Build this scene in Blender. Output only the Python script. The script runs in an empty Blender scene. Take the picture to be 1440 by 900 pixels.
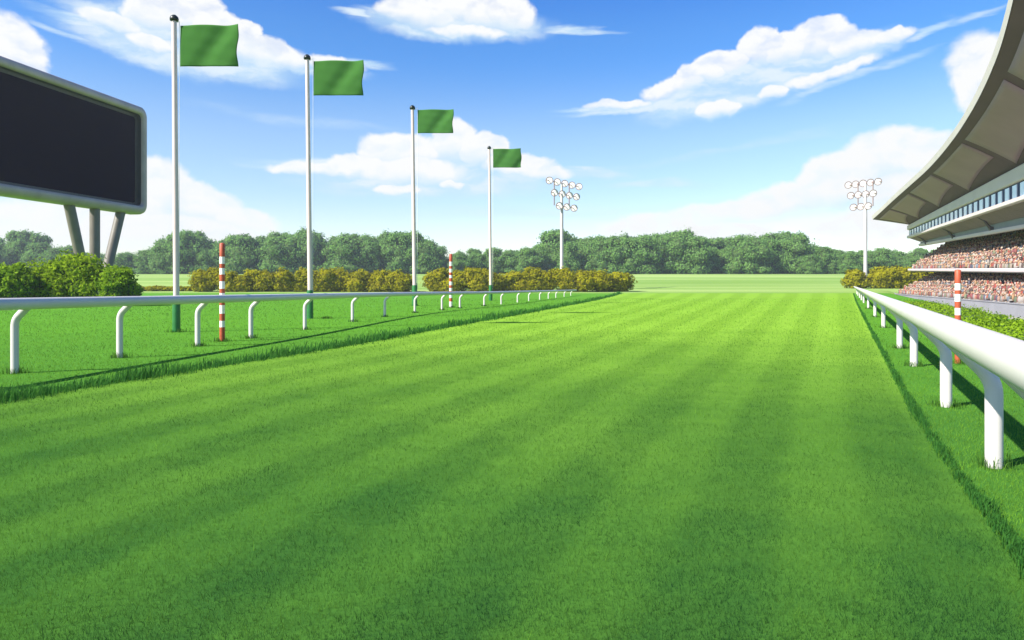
import bpy, bmesh, math, random
import numpy as np
from mathutils import Vector, Matrix, noise as mnoise

R = math.radians
rng = np.random.default_rng(7)
random.seed(7)
scene = bpy.context.scene
col = scene.collection

H = 1.5          # eye height
F = 1000.0       # focal length in photograph pixels (1440 wide)
PX0, PY0 = 720.0, 400.0

SUN_EL = 39.0
SUN_H = Vector((-0.87, -0.49, 0)).normalized()      # horizontal direction towards the sun

# ------------------------------------------------------------------ helpers
def at(px, py, Y):
    return Vector(((px - PX0) * Y / F, Y, H + (PY0 - py) * Y / F))

def link(o, parent=None):
    col.objects.link(o)
    if parent:
        o.parent = parent
    return o

def tag(o, label=None, cat=None, group=None, kind=None):
    if label: o['label'] = label
    if cat: o['category'] = cat
    if group: o['group'] = group
    if kind: o['kind'] = kind
    return o

def empty(name, loc, label, cat, group=None, rz=0):
    o = bpy.data.objects.new(name, None)
    o.empty_display_size = 0.3
    o.location = loc
    o.rotation_euler = (0, 0, rz)
    link(o)
    return tag(o, label, cat, group)

def np_mesh(name, V, faces_by_n, attrs=None, uv=None, smooth=False):
    """V (n,3); faces_by_n: list of int arrays (m,k)"""
    me = bpy.data.meshes.new(name)
    V = np.asarray(V, dtype=np.float32)
    me.vertices.add(len(V))
    me.vertices.foreach_set('co', V.ravel())
    loops = np.concatenate([f.ravel() for f in faces_by_n]).astype(np.int32)
    tot = np.concatenate([np.full(len(f), f.shape[1], np.int32) for f in faces_by_n])
    start = np.concatenate([[0], np.cumsum(tot)[:-1]]).astype(np.int32)
    me.loops.add(len(loops))
    me.loops.foreach_set('vertex_index', loops)
    me.polygons.add(len(tot))
    me.polygons.foreach_set('loop_start', start)
    me.polygons.foreach_set('loop_total', tot)
    me.polygons.foreach_set('use_smooth', np.full(len(tot), smooth, dtype=bool))
    if attrs:
        for k, a in attrs.items():
            a = np.asarray(a, dtype=np.float32)
            if a.ndim == 1:
                at_ = me.attributes.new(k, 'FLOAT', 'POINT'); at_.data.foreach_set('value', a)
            else:
                at_ = me.attributes.new(k, 'FLOAT_COLOR', 'POINT'); at_.data.foreach_set('color', a.ravel())
    if uv is not None:
        l = me.uv_layers.new(name='UVMap')
        l.data.foreach_set('uv', np.asarray(uv, np.float32)[loops].ravel())
    me.update(calc_edges=True)
    me.validate()
    return me

class MB:
    """collects shapes into one mesh"""
    def __init__(self):
        self.v = []; self.f = []; self.s = []
    def add(self, vs, fs, smooth=False):
        b = len(self.v)
        self.v += [tuple(p) for p in vs]
        self.f += [tuple(i + b for i in f) for f in fs]
        self.s += [smooth] * len(fs)
    def box(self, lo, hi):
        x0, y0, z0 = lo; x1, y1, z1 = hi
        self.hexa([(x0,y0,z0),(x1,y0,z0),(x1,y1,z0),(x0,y1,z0),(x0,y0,z1),(x1,y0,z1),(x1,y1,z1),(x0,y1,z1)])
    def hexa(self, p):
        self.add(p, [(0,3,2,1),(4,5,6,7),(0,1,5,4),(1,2,6,5),(2,3,7,6),(3,0,4,7)])
    def tube(self, pts, rad, n=14, cap=True, smooth=True):
        pts = [Vector(p) for p in pts]
        if not hasattr(rad, '__len__'): rad = [rad] * len(pts)
        rings = []
        up = None
        for i, p in enumerate(pts):
            a = pts[max(i - 1, 0)]; b = pts[min(i + 1, len(pts) - 1)]
            t = (b - a).normalized()
            if up is None:
                up = Vector((0, 0, 1)) if abs(t.z) < .9 else Vector((1, 0, 0))
            x = (up - t * up.dot(t)).normalized(); y = t.cross(x); up = x
            rings.append([p + (x * math.cos(2*math.pi*k/n) + y * math.sin(2*math.pi*k/n)) * rad[i] for k in range(n)])
        vs = [q for r in rings for q in r]
        fs = []
        for i in range(len(pts) - 1):
            for k in range(n):
                fs.append((i*n+k, i*n+(k+1) % n, (i+1)*n+(k+1) % n, (i+1)*n+k))
        self.add(vs, fs, smooth)
        if cap:
            self.add(rings[0], [tuple(range(n))[::-1]]); self.add(rings[-1], [tuple(range(n))])
    def lathe(self, prof, c=(0,0,0), n=20, smooth=True):
        c = Vector(c); vs = []; fs = []
        for r, z in prof:
            vs += [c + Vector((r*math.cos(2*math.pi*k/n), r*math.sin(2*math.pi*k/n), z)) for k in range(n)]
        for i in range(len(prof) - 1):
            for k in range(n):
                fs.append((i*n+k, i*n+(k+1) % n, (i+1)*n+(k+1) % n, (i+1)*n+k))
        self.add(vs, fs, smooth)
        self.add(vs[:n], [tuple(range(n))[::-1]]); self.add(vs[-n:], [tuple(range(n))])
    def build(self, name, mat, parent=None, shift=None):
        me = bpy.data.meshes.new(name)
        v = self.v if shift is None else [tuple(Vector(p) - Vector(shift)) for p in self.v]
        me.from_pydata(v, [], self.f)
        me.polygons.foreach_set('use_smooth', self.s)
        me.materials.append(mat)
        me.update()
        bm = bmesh.new(); bm.from_mesh(me); bmesh.ops.recalc_face_normals(bm, faces=bm.faces); bm.to_mesh(me); bm.free()
        return link(bpy.data.objects.new(name, me), parent)

# ------------------------------------------------------------------ materials
def new_mat(name):
    m = bpy.data.materials.new(name); m.use_nodes = True
    nt = m.node_tree
    for n in list(nt.nodes): nt.nodes.remove(n)
    out = nt.nodes.new('ShaderNodeOutputMaterial')
    return m, nt, out

def rgb(c): return (c[0], c[1], c[2], 1.0)

def surf_mat(name, c, rough=.5, var=.12, scale=3.0, spec=.4, dirt=None, dirt_amt=.35, bump=.0, metal=0.0):
    """painted / concrete surface: base colour with noise mottling, optional dirt blotches, fine bump"""
    m, nt, out = new_mat(name)
    N, L = nt.nodes, nt.links
    b = N.new('ShaderNodeBsdfPrincipled')
    b.inputs['Roughness'].default_value = rough
    b.inputs['Specular IOR Level'].default_value = spec
    b.inputs['Metallic'].default_value = metal
    tc = N.new('ShaderNodeTexCoord')
    n1 = N.new('ShaderNodeTexNoise'); n1.inputs['Scale'].default_value = scale; n1.inputs['Detail'].default_value = 6
    L.new(tc.outputs['Object'], n1.inputs['Vector'])
    r = N.new('ShaderNodeValToRGB')
    r.color_ramp.elements[0].position = .3; r.color_ramp.elements[1].position = .7
    r.color_ramp.elements[0].color = rgb([x * (1 - var) for x in c])
    r.color_ramp.elements[1].color = rgb([min(1, x * (1 + var)) for x in c])
    L.new(n1.outputs['Fac'], r.inputs['Fac'])
    res = r.outputs['Color']
    if dirt:
        n2 = N.new('ShaderNodeTexNoise'); n2.inputs['Scale'].default_value = scale * .6; n2.inputs['Detail'].default_value = 9
        n2.inputs['Roughness'].default_value = .7
        L.new(tc.outputs['Object'], n2.inputs['Vector'])
        mr = N.new('ShaderNodeMapRange'); mr.inputs[1].default_value = .52; mr.inputs[2].default_value = .75
        mr.inputs[4].default_value = dirt_amt
        L.new(n2.outputs['Fac'], mr.inputs[0])
        mx = N.new('ShaderNodeMix'); mx.data_type = 'RGBA'
        L.new(mr.outputs[0], mx.inputs['Factor']); L.new(res, mx.inputs['A']); mx.inputs['B'].default_value = rgb(dirt)
        res = mx.outputs['Result']
    L.new(res, b.inputs['Base Color'])
    if bump:
        bp = N.new('ShaderNodeBump'); bp.inputs['Strength'].default_value = bump; bp.inputs['Distance'].default_value = .02
        n3 = N.new('ShaderNodeTexNoise'); n3.inputs['Scale'].default_value = scale * 12
        L.new(tc.outputs['Object'], n3.inputs['Vector']); L.new(n3.outputs['Fac'], bp.inputs['Height'])
        L.new(bp.outputs[0], b.inputs['Normal'])
    L.new(b.outputs[0], out.inputs['Surface'])
    return m

def leaf_mat(name, dark, light, transl=.35, rough=.6):
    """foliage: per leaf tone attribute picks between two greens; diffuse + translucent"""
    m, nt, out = new_mat(name)
    N, L = nt.nodes, nt.links
    a = N.new('ShaderNodeAttribute'); a.attribute_name = 'tone'
    mx = N.new('ShaderNodeMix'); mx.data_type = 'RGBA'
    L.new(a.outputs['Fac'], mx.inputs['Factor'])
    mx.inputs['A'].default_value = rgb(dark); mx.inputs['B'].default_value = rgb(light)
    d = N.new('ShaderNodeBsdfDiffuse'); t = N.new('ShaderNodeBsdfTranslucent')
    ms = N.new('ShaderNodeMixShader'); ms.inputs[0].default_value = transl
    L.new(mx.outputs['Result'], d.inputs['Color']); L.new(mx.outputs['Result'], t.inputs['Color'])
    L.new(d.outputs[0], ms.inputs[1]); L.new(t.outputs[0], ms.inputs[2])
    L.new(ms.outputs[0], out.inputs['Surface'])
    return m

M = {}
M['rail']   = surf_mat('rail_white', (.58,.54,.50), .36, .03, 2.0, .5, dirt=(.55,.52,.46), dirt_amt=.22)
M['pole']   = surf_mat('flagpole_paint', (.64,.51,.47), .4, .05, 2.0, .4, dirt=(.45,.38,.34), dirt_amt=.25)
M['green']  = surf_mat('green_paint', (.018,.14,.028), .4, .15, 5.0, .4)
M['cap']    = surf_mat('dark_cap', (.012,.018,.012), .4)
M['rope']   = surf_mat('halyard', (.75,.75,.72), .7)
M['red']    = surf_mat('marker_red', (.40,.075,.030), .5, .15, 9.0, .35, dirt=(.25,.09,.05), dirt_amt=.5)
M['white']  = surf_mat('marker_white', (.80,.76,.68), .5, .06, 9.0, .35, dirt=(.5,.42,.3), dirt_amt=.3)
M['frame']  = surf_mat('board_frame', (.44,.345,.29), .45, .12, .5, .4, dirt=(.16,.15,.12), dirt_amt=.35)
M['bezel']  = surf_mat('board_bezel', (.06,.058,.045), .5)
M['screen'] = surf_mat('board_screen', (.0060,.0036,.0100), .5, .1, .3, .0)
M['leg']    = surf_mat('board_leg', (.17,.15,.12), .5, .12, .7, .3, dirt=(.13,.12,.1), dirt_amt=.4)
M['conc']   = surf_mat('concrete', (.27,.27,.28), .85, .1, .35, .2, dirt=(.26,.26,.26), dirt_amt=.4, bump=.1)
M['tier']   = surf_mat('terrace_concrete', (.16,.145,.14), .9, .15, .5, .2)
M['beam']   = surf_mat('pale_beam', (.62,.52,.505), .6, .05, .3, .3, dirt=(.4,.38,.35), dirt_amt=.3)
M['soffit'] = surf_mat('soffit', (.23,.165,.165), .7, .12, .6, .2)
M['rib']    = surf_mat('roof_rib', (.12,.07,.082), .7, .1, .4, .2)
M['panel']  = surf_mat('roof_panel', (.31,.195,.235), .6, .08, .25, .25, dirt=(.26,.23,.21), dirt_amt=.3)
M['roof']   = surf_mat('roof_edge', (.58,.52,.49), .55, .06, .3, .3, dirt=(.35,.34,.31), dirt_amt=.3)
M['bracket']= surf_mat('bracket', (.10,.085,.075), .5)
M['navy']   = surf_mat('navy_band', (.010,.028,.095), .5, .15, .6, .1)
M['pane']   = surf_mat('window_pane', (.66,.78,.98), .12, .12, .5, .6)
M['lampc']  = surf_mat('lamp_housing', (.26,.19,.17), .5, .1, 1.0, .3)
M['lampg']  = surf_mat('lamp_glass', (.92,.82,.84), .25, .04, 1.0, .5)
M['steel']  = surf_mat('mast_steel', (.50,.46,.44), .5, .08, .5, .35)
M['bark']   = surf_mat('bark', (.10,.075,.055), .9, .3, 2.0, .1)
M['treeleaf'] = leaf_mat('tree_leaf', (.125,.245,.050), (.185,.340,.082), .38)
M['olive']    = leaf_mat('olive_leaf', (.225,.215,.006), (.380,.360,.012), .42)
M['bush']     = leaf_mat('bush_leaf', (.125,.215,.010), (.300,.425,.020), .45)
M['bushlight']= leaf_mat('bush_leaf_light', (.120,.225,.012), (.290,.440,.026), .45)
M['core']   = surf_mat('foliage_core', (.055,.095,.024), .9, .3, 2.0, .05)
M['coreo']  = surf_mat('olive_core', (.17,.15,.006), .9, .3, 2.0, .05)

# flag cloth
def flag_mat():
    m, nt, out = new_mat('flag_cloth'); N, L = nt.nodes, nt.links
    tc = N.new('ShaderNodeTexCoord')
    w = N.new('ShaderNodeTexNoise'); w.inputs['Scale'].default_value = 3
    L.new(tc.outputs['Object'], w.inputs['Vector'])
    r = N.new('ShaderNodeValToRGB')
    r.color_ramp.elements[0].color = rgb((.082,.235,.052)); r.color_ramp.elements[1].color = rgb((.098,.270,.060))
    L.new(w.outputs['Fac'], r.inputs['Fac'])
    d = N.new('ShaderNodeBsdfDiffuse'); t = N.new('ShaderNodeBsdfTranslucent'); ms = N.new('ShaderNodeMixShader')
    ms.inputs[0].default_value = .42
    L.new(r.outputs[0], d.inputs[0]); L.new(r.outputs[0], t.inputs[0])
    L.new(d.outputs[0], ms.inputs[1]); L.new(t.outputs[0], ms.inputs[2]); L.new(ms.outputs[0], out.inputs[0])
    return m
M['flag'] = flag_mat()

# ------------------------------------------------------------------ course geometry
LE = np.array([(2.0,-8.6),(6,-7.3),(9,-6.5),(11.3,-5.87),(17,-4.0),(26.3,-1.84),(38.5,1.15),(60,6.3),(90,12.8),(122,18.8)])   # left turf edge (Y, X)
RE = np.array([(-2,.2),(2,1.85),(3.75,2.7),(4.41,2.95),(5.77,3.52),(8.33,4.66),(15,7.8),(30,14.85),(60,29),(122,58.5)])       # right turf edge
RL = np.array([(-6,-10.6),(5.5,-9.2),(12,-8.4),(14.5,-8.1),(19.5,-7.2),(28.8,-6.45),(37.5,-5.35),(44,-3.4),(53.6,-.75),(65,1.6),(75,3.85),(88,6.7),(106,9.7)]) # left rail posts
def interp(T, y): return np.interp(y, T[:,0], T[:,1])
def smooth_interp(T, y, w=3.0):
    y = np.asarray(y, float)
    return sum(interp(T, y + d * w * (1 + y * .02)) * k for d, k in ((-1,.15),(-.5,.2),(0,.3),(.5,.2),(1,.15)))
def XL(y): return smooth_interp(LE, y, 2.0)
def XR(y): return smooth_interp(RE, y, 1.0)
def XRAILL(y): return smooth_interp(RL, y, 3.0)
def XRAILR(y): return 1.15 + .474 * np.asarray(y, float)

def terrain(x, y):
    x = np.asarray(x, float); y = np.asarray(y, float)
    t = np.clip((y - 124) / 176, 0, None)
    z = 5.9 * np.where(t < 1, t * t * (3 - 2 * t) * .45 + t * .55, 1)
    # the enclosure before the stand lies lower than the course
    off = x - XRAILR(y)
    d = np.clip((off - 5.5) / 5.0, 0, 1); d = d * d * (3 - 2 * d)
    fade = np.clip((146 - y) / 14, 0, 1); fade = fade * fade * (3 - 2 * fade)
    z = z - 1.55 * d * fade
    return z

def grid_axis(brk):
    out = []
    for a, b, n in brk: out.append(np.linspace(a, b, n, endpoint=False))
    out.append([brk[-1][1]])
    return np.concatenate(out)

gx = grid_axis([(-1500,-150,18),(-150,-40,22),(-40,60,100),(60,150,40),(150,1500,18)])
gy = grid_axis([(-60,-6,9),(-6,60,66),(60,170,70),(170,330,40),(330,900,12)])
X, Y = np.meshgrid(gx, gy)
Z = terrain(X, Y)
V = np.stack([X.ravel(), Y.ravel(), Z.ravel()], 1)
nx, ny = len(gx), len(gy)
ii = np.arange(nx * ny).reshape(ny, nx)
Q = np.stack([ii[:-1,:-1].ravel(), ii[:-1,1:].ravel(), ii[1:,1:].ravel(), ii[1:,:-1].ravel()], 1)

def turf_nodes(nt, base_dark, base_light, far=None, stripes=False):
    N, L = nt.nodes, nt.links
    tc = N.new('ShaderNodeTexCoord')
    fine = N.new('ShaderNodeTexNoise'); fine.inputs['Scale'].default_value = 22; fine.inputs['Detail'].default_value = 8; fine.inputs['Roughness'].default_value = .75
    L.new(tc.outputs['Object'], fine.inputs['Vector'])
    big = N.new('ShaderNodeTexNoise'); big.inputs['Scale'].default_value = .22; big.inputs['Detail'].default_value = 5
    L.new(tc.outputs['Object'], big.inputs['Vector'])
    mid = N.new('ShaderNodeTexNoise'); mid.inputs['Scale'].default_value = 2.6; mid.inputs['Detail'].default_value = 6; mid.inputs['Roughness'].default_value = .65
    L.new(tc.outputs['Object'], mid.inputs['Vector'])
    def math_(op, a, b=None, c=None):
        n = N.new('ShaderNodeMath'); n.operation = op
        for i, x in enumerate((a, b, c)):
            if x is None: continue
            if isinstance(x, (int, float)): n.inputs[i].default_value = x
            else: L.new(x, n.inputs[i])
        return n.outputs[0]
    f = math_('ADD', math_('MULTIPLY', fine.outputs['Fac'], .6), math_('MULTIPLY', big.outputs['Fac'], .5))
    f = math_('ADD', f, math_('MULTIPLY', mid.outputs['Fac'], .7))
    f = math_('SUBTRACT', f, .48)
    if stripes:
        uv = N.new('ShaderNodeUVMap'); sp = N.new('ShaderNodeSeparateXYZ'); L.new(uv.outputs[0], sp.inputs[0])
        wob = math_('MULTIPLY', math_('SUBTRACT', mid.outputs['Fac'], .5), .012)
        u = math_('ADD', sp.outputs[0], wob)
        s = math_('SINE', math_('ADD', math_('MULTIPLY', u, 2 * math.pi * NSTR), STR_PH))
        s = math_('MULTIPLY', s, 2.2)
        s = math_('MINIMUM', math_('MAXIMUM', s, -1), 1)
        f = math_('ADD', f, math_('MULTIPLY', s, .11))
    mx = N.new('ShaderNodeMix'); mx.data_type = 'RGBA'; mx.clamp_factor = True
    L.new(f, mx.inputs['Factor']); mx.inputs['A'].default_value = rgb(base_dark); mx.inputs['B'].default_value = rgb(base_light)
    res = mx.outputs['Result']
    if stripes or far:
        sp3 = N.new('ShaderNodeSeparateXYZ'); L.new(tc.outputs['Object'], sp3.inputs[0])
        mr3 = N.new('ShaderNodeMapRange'); mr3.inputs[1].default_value = 4; mr3.inputs[2].default_value = 24; mr3.inputs[3].default_value = 0; mr3.inputs[4].default_value = 1  # shade between near blades put into the colour: ground lightens with distance
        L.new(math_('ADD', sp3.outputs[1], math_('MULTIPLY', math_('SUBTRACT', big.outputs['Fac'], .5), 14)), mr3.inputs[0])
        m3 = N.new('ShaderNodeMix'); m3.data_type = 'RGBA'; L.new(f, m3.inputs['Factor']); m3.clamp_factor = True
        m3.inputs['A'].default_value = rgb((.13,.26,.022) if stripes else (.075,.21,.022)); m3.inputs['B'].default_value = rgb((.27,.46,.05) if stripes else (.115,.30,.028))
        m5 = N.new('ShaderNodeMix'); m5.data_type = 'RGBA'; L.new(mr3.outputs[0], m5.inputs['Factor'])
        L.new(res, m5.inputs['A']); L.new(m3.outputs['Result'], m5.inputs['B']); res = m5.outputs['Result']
    if far:
        sp2 = N.new('ShaderNodeSeparateXYZ'); L.new(tc.outputs['Object'], sp2.inputs[0])
        yy = math_('ADD', sp2.outputs[1], math_('MULTIPLY', math_('SUBTRACT', big.outputs['Fac'], .5), 6))
        mr = N.new('ShaderNodeMapRange'); mr.inputs[1].default_value = 118; mr.inputs[2].default_value = 128
        L.new(yy, mr.inputs[0])
        st = N.new('ShaderNodeTexNoise'); st.inputs['Scale'].default_value = 1; st.inputs['Detail'].default_value = 4
        mp = N.new('ShaderNodeMapping'); mp.inputs['Scale'].default_value = (.008, .09, 1)
        L.new(tc.outputs['Object'], mp.inputs['Vector']); L.new(mp.outputs[0], st.inputs['Vector'])
        cr = N.new('ShaderNodeValToRGB'); cr.color_ramp.elements[0].position = .35; cr.color_ramp.elements[1].position = .65
        cr.color_ramp.elements[0].color = rgb(far[0]); cr.color_ramp.elements[1].color = rgb(far[1])
        L.new(st.outputs['Fac'], cr.inputs['Fac'])
        m2 = N.new('ShaderNodeMix'); m2.data_type = 'RGBA'
        L.new(mr.outputs[0], m2.inputs['Factor']); L.new(res, m2.inputs['A']); L.new(cr.outputs[0], m2.inputs['B'])
        res = m2.outputs['Result']
    d = N.new('ShaderNodeBsdfDiffuse'); L.new(res, d.inputs['Color'])
    bp = N.new('ShaderNodeBump'); bp.inputs['Strength'].default_value = .25; bp.inputs['Distance'].default_value = .04
    L.new(fine.outputs['Fac'], bp.inputs['Height']); L.new(bp.outputs[0], d.inputs['Normal'])
    return d.outputs[0]

NSTR, STR_PH = 9.0, 0.6
TURF_Y = (9.0, 75.0)
G_D, G_L = (.042,.130,.022), (.072,.200,.028)      # infield lawn
T_D, T_L = (.024,.085,.018), (.085,.215,.026)      # mown course turf

m, nt, out = new_mat('lawn'); nt.links.new(turf_nodes(nt, G_D, G_L, far=((.17,.29,.055),(.33,.43,.13))), out.inputs[0]); M['lawn'] = m
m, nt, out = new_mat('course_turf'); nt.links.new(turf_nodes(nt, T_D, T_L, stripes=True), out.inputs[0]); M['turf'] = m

me = np_mesh('ground', V, [Q], smooth=True); me.materials.append(M['lawn'])
g = link(bpy.data.objects.new('ground', me)); tag(g, kind='structure')

# mown course: one sheet between the two turf edges, UV u runs across
ys = np.concatenate([np.linspace(-2, 20, 60), np.linspace(20.5, 60, 60), np.linspace(61, 121, 50)])
us = np.linspace(0, 1, 41)
P = []; UV = []
for y in ys:
    a, b = float(XL(y)), float(XR(y))
    for u in us:
        x = a + (b - a) * u
        P.append((x, y, .006)); UV.append((u, y * .01))
n = len(us); ii = np.arange(len(P)).reshape(len(ys), n)
Q = np.stack([ii[:-1,:-1].ravel(), ii[:-1,1:].ravel(), ii[1:,1:].ravel(), ii[1:,:-1].ravel()], 1)
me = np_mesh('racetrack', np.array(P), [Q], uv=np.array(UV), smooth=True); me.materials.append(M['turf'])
o = link(bpy.data.objects.new('racetrack', me)); tag(o, kind='structure')

# paved sheet added before the stand, mostly hidden, to bounce neutral light
ys2 = np.linspace(-2, 140, 60); os2 = np.linspace(6.2, 32, 16)
P = np.array([(float(XRAILR(y)) + o_, y - .42*o_, 0) for y in ys2 for o_ in os2]); P[:,2] = terrain(P[:,0], P[:,1]) + .03
ii = np.arange(len(P)).reshape(len(ys2), len(os2))
Q = np.stack([ii[:-1,:-1].ravel(), ii[:-1,1:].ravel(), ii[1:,1:].ravel(), ii[1:,:-1].ravel()], 1)
M['bounce_concrete'] = surf_mat('bounce_concrete', (.36,.33,.31), .9, .12, .4, .1, dirt=(.22,.20,.18), dirt_amt=.4)
me = np_mesh('bounce_sheet', P, [Q], smooth=True); me.materials.append(M['bounce_concrete'])
o = link(bpy.data.objects.new('bounce_sheet', me)); tag(o, kind='structure')

# ------------------------------------------------------------------ grass blades
def blade_mat(name, dark, light, transl=.45):
    return leaf_mat(name, dark, light, transl)
M['blade'] = blade_mat('grass_blade', (.014,.060,.018), (.190,.395,.036))
M['rough'] = blade_mat('rough_grass_blade', (.030,.115,.024), (.085,.245,.034), .45)

def blades(name, x, y, length, width, tone, lean, mat, label, cat, droop=.5, two=False, facedir=None):
    n = len(x)
    ang = rng.uniform(0, 2*math.pi, n)
    wx, wy = np.cos(ang), np.sin(ang)
    la = rng.uniform(0, 2*math.pi, n)
    lx = np.cos(la) * lean + (facedir[0] if facedir is not None else 0); ly = np.sin(la) * lean + (facedir[1] if facedir is not None else 0)
    z0 = terrain(x, y) - .004
    base = np.stack([x, y, z0], 1)
    w = np.stack([wx, wy, 0 * wx], 1) * width[:,None] * .5
    hz = np.sqrt(np.clip(1 - np.minimum(lx**2 + ly**2, .92), .08, 1))
    tip = base + np.stack([lx, ly, hz], 1) * length[:,None]
    if two:
        mid = base + np.stack([lx * .32, ly * .32, np.minimum(hz * .62 + .1, .7)], 1) * length[:,None]
        Vv = np.stack([base - w, base + w, mid - w * .75, mid + w * .75, tip], 1).reshape(-1, 3)
        b = np.arange(n)[:,None] * 5
        faces = [b + np.array([[0,1,3,2]]), b + np.array([[2,3,4]])]
        tn = np.repeat(tone, 5)
    else:
        Vv = np.stack([base - w, base + w, tip], 1).reshape(-1, 3)
        b = np.arange(n)[:,None] * 3
        faces = [b + np.array([[0,1,2]])]
        tn = np.repeat(tone, 3)
    me = np_mesh(name, Vv, faces, attrs={'tone': tn})
    me.materials.append(mat)
    o = link(bpy.data.objects.new(name, me))
    return tag(o, label, cat, kind='stuff')

def vnoise(x, y, s, seed=0):
    xi, yi = x * s, y * s
    x0, y0 = np.floor(xi).astype(np.int64), np.floor(yi).astype(np.int64)
    fx, fy = xi - x0, yi - y0
    fx = fx * fx * (3 - 2 * fx); fy = fy * fy * (3 - 2 * fy)
    def h(a, b):
        v = np.sin(a * 127.1 + b * 311.7 + seed * 74.7) * 43758.5453
        return v - np.floor(v)
    return (h(x0,y0)*(1-fx)+h(x0+1,y0)*fx)*(1-fy) + (h(x0,y0+1)*(1-fx)+h(x0+1,y0+1)*fx)*fy

def sample_ground(n, y0, y1, p=1.0, spread=.80):
    # more blades near the camera; even spread across
    q = rng.uniform(0, 1, n)
    a, b = y0 ** -p, y1 ** -p
    y = (a + (b - a) * q) ** (-1 / p)
    x = rng.uniform(-1, 1, n) * (spread * y + 1.2)
    return x, y

NB = 1250000
bx, by = sample_ground(NB, 1.2, 75.0, .85)
bx = bx + np.sign(bx) * rng.exponential(2.2, NB) * (np.abs(bx) > .80 * by + .2) + np.where(rng.uniform(0, 1, NB) < .35, rng.normal(0, 7.0, NB), 0)
xl, xr = XL(by), XR(by)
on = (bx > xl) & (bx < xr)
u = (bx - xl) / (xr - xl)
wob = (vnoise(bx, by, 2.6, 5) - .5) * .02
stripe = np.clip(np.sin((u + wob) * 2*math.pi*NSTR + STR_PH) * 2.2, -1, 1)
tone = .62 + .20 * (vnoise(bx, by, .5) - .5) + .30 * (vnoise(bx, by, 3.1, 2) - .5) + rng.normal(0, .115, NB)
tone = np.where(on, tone + .08 * stripe + .38 * np.where(by < 16, -np.clip(1 - by / 16, 0, 1) ** 2.2 * 2.1, np.clip((by - 16) / 32, 0, 1)), tone + .10 * np.clip((16 - by) / 16, 0, 1))  # course blades: near shade and far brightness painted into the tone
length = rng.uniform(.018, .042, NB) * (1 + by / 30.0)
width = rng.uniform(.0018, .0032, NB) * np.maximum(1, by / 3.6)
stray = rng.uniform(0, 1, NB) < .012
length[stray] *= 1.9; tone[stray] += .25
lean = rng.uniform(.2, .85, NB)
# the mower laid the blades of each stripe over, one up the course, the next down
fd = np.stack([stripe * .06, stripe * .12], 0) * on
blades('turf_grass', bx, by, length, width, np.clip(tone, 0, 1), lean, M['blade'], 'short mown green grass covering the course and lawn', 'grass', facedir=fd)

def rough_strip(name, fx, y0, y1, n, p, label, wid=.28, hmul=1.0, cat='long grass'):
    q = rng.uniform(0, 1, n); a, b = y0 ** -p, y1 ** -p
    y = (a + (b - a) * q) ** (-1 / p)
    clump = np.clip(vnoise(y * 0, y, 1.7, 9) * 1.5 - .35, .05, 1) * .7 + vnoise(y * 0, y, 6.0, 4) * .5
    x = fx(y) + rng.normal(0, 1, n) * wid * (.5 + .4 * clump)
    length = rng.uniform(.05, .21, n) * (.40 + .95 * clump) * hmul * (1 + y / 120)
    width = rng.uniform(.005, .009, n) * np.maximum(1, y / 7)
    tone = np.clip(.32 + rng.normal(0, .22, n), 0, 1)
    lean = rng.uniform(.1, .65, n)
    fd = np.stack([np.full(n, .16), np.full(n, .1)], 0)
    return blades(name, x, y, length, width, tone, lean, M['rough'], label, cat, two=True, facedir=fd)
rough_strip('rough_grass', lambda y: XL(y) - .15, 2.2, 118, 25000, .8, 'uncut dark grass fringe along the left edge of the mown course', .24, 1.05)
rough_strip('rough_grass', lambda y: XR(y) + .06, 2.5, 115, 12000, .9, 'uncut dark grass fringe along the right edge of the mown course', .04, .40)

# ------------------------------------------------------------------ running rails
def make_rail(name, label, posts, side, railz, r_rail, r_post, over, ext0, ext1, drop):
    """posts: list of (x, y); side = unit vector from post towards the course"""
    root = empty(name, (posts[0][0], posts[0][1], 0), label, 'running rail')
    sh = root.location
    P = [Vector((x, y, 0)) for x, y in posts]
    axis = []
    dirs = []
    for i, p in enumerate(P):
        a = P[max(i-1,0)]; b = P[min(i+1,len(P)-1)]
        t = (b - a).normalized(); nrm = Vector((t.y, -t.x, 0)) * side
        dirs.append(nrm)
        axis.append(p + nrm * over + Vector((0,0,railz(p.y))))
    # rail: resampled smooth path
    path = []
    A = [axis[0] + (axis[0]-axis[1]).normalized()*ext0] + axis + [axis[-1] + (axis[-1]-axis[-2]).normalized()*ext1]
    for i in range(len(A)-1):
        p0 = A[max(i-1,0)]; p1 = A[i]; p2 = A[i+1]; p3 = A[min(i+2,len(A)-1)]
        for k in range(8):
            t = k/8
            path.append(.5*((2*p1)+(-p0+p2)*t+(2*p0-5*p1+4*p2-p3)*t*t+(-p0+3*p1-3*p2+p3)*t**3))
    path.append(A[-1])
    mb = MB(); mb.tube(path, r_rail, 24); mb.build('rail', M['rail'], root, sh)
    for p, nv, ax in zip(P, dirs, axis):
        z = ax.z
        top = z - r_rail * .5
        zb = top - drop           # where the post bends over
        pts = [p + Vector((0,0,-.06)), p + Vector((0,0,.25*zb)), p + Vector((0,0,.6*zb)), p + Vector((0,0,zb-.10))]
        q0 = p + Vector((0,0,zb-.10)); q1 = p + Vector((0,0,zb+.02)); q2 = p + nv*over*.28 + Vector((0,0,zb+.02+(drop-.02)*.30))
        for k in range(1,7):
            t = k/6; pts.append(q0*(1-t)**2 + q1*2*t*(1-t) + q2*t*t)
        pts.append(p + nv*over*.97 + Vector((0,0,top)))
        mb = MB(); mb.tube(pts, [r_post*1.0]*3 + [r_post]*6 + [r_post*1.02, r_post*1.05], 16)
        mb.build('post', M['rail'], root, sh)
    return root

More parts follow.
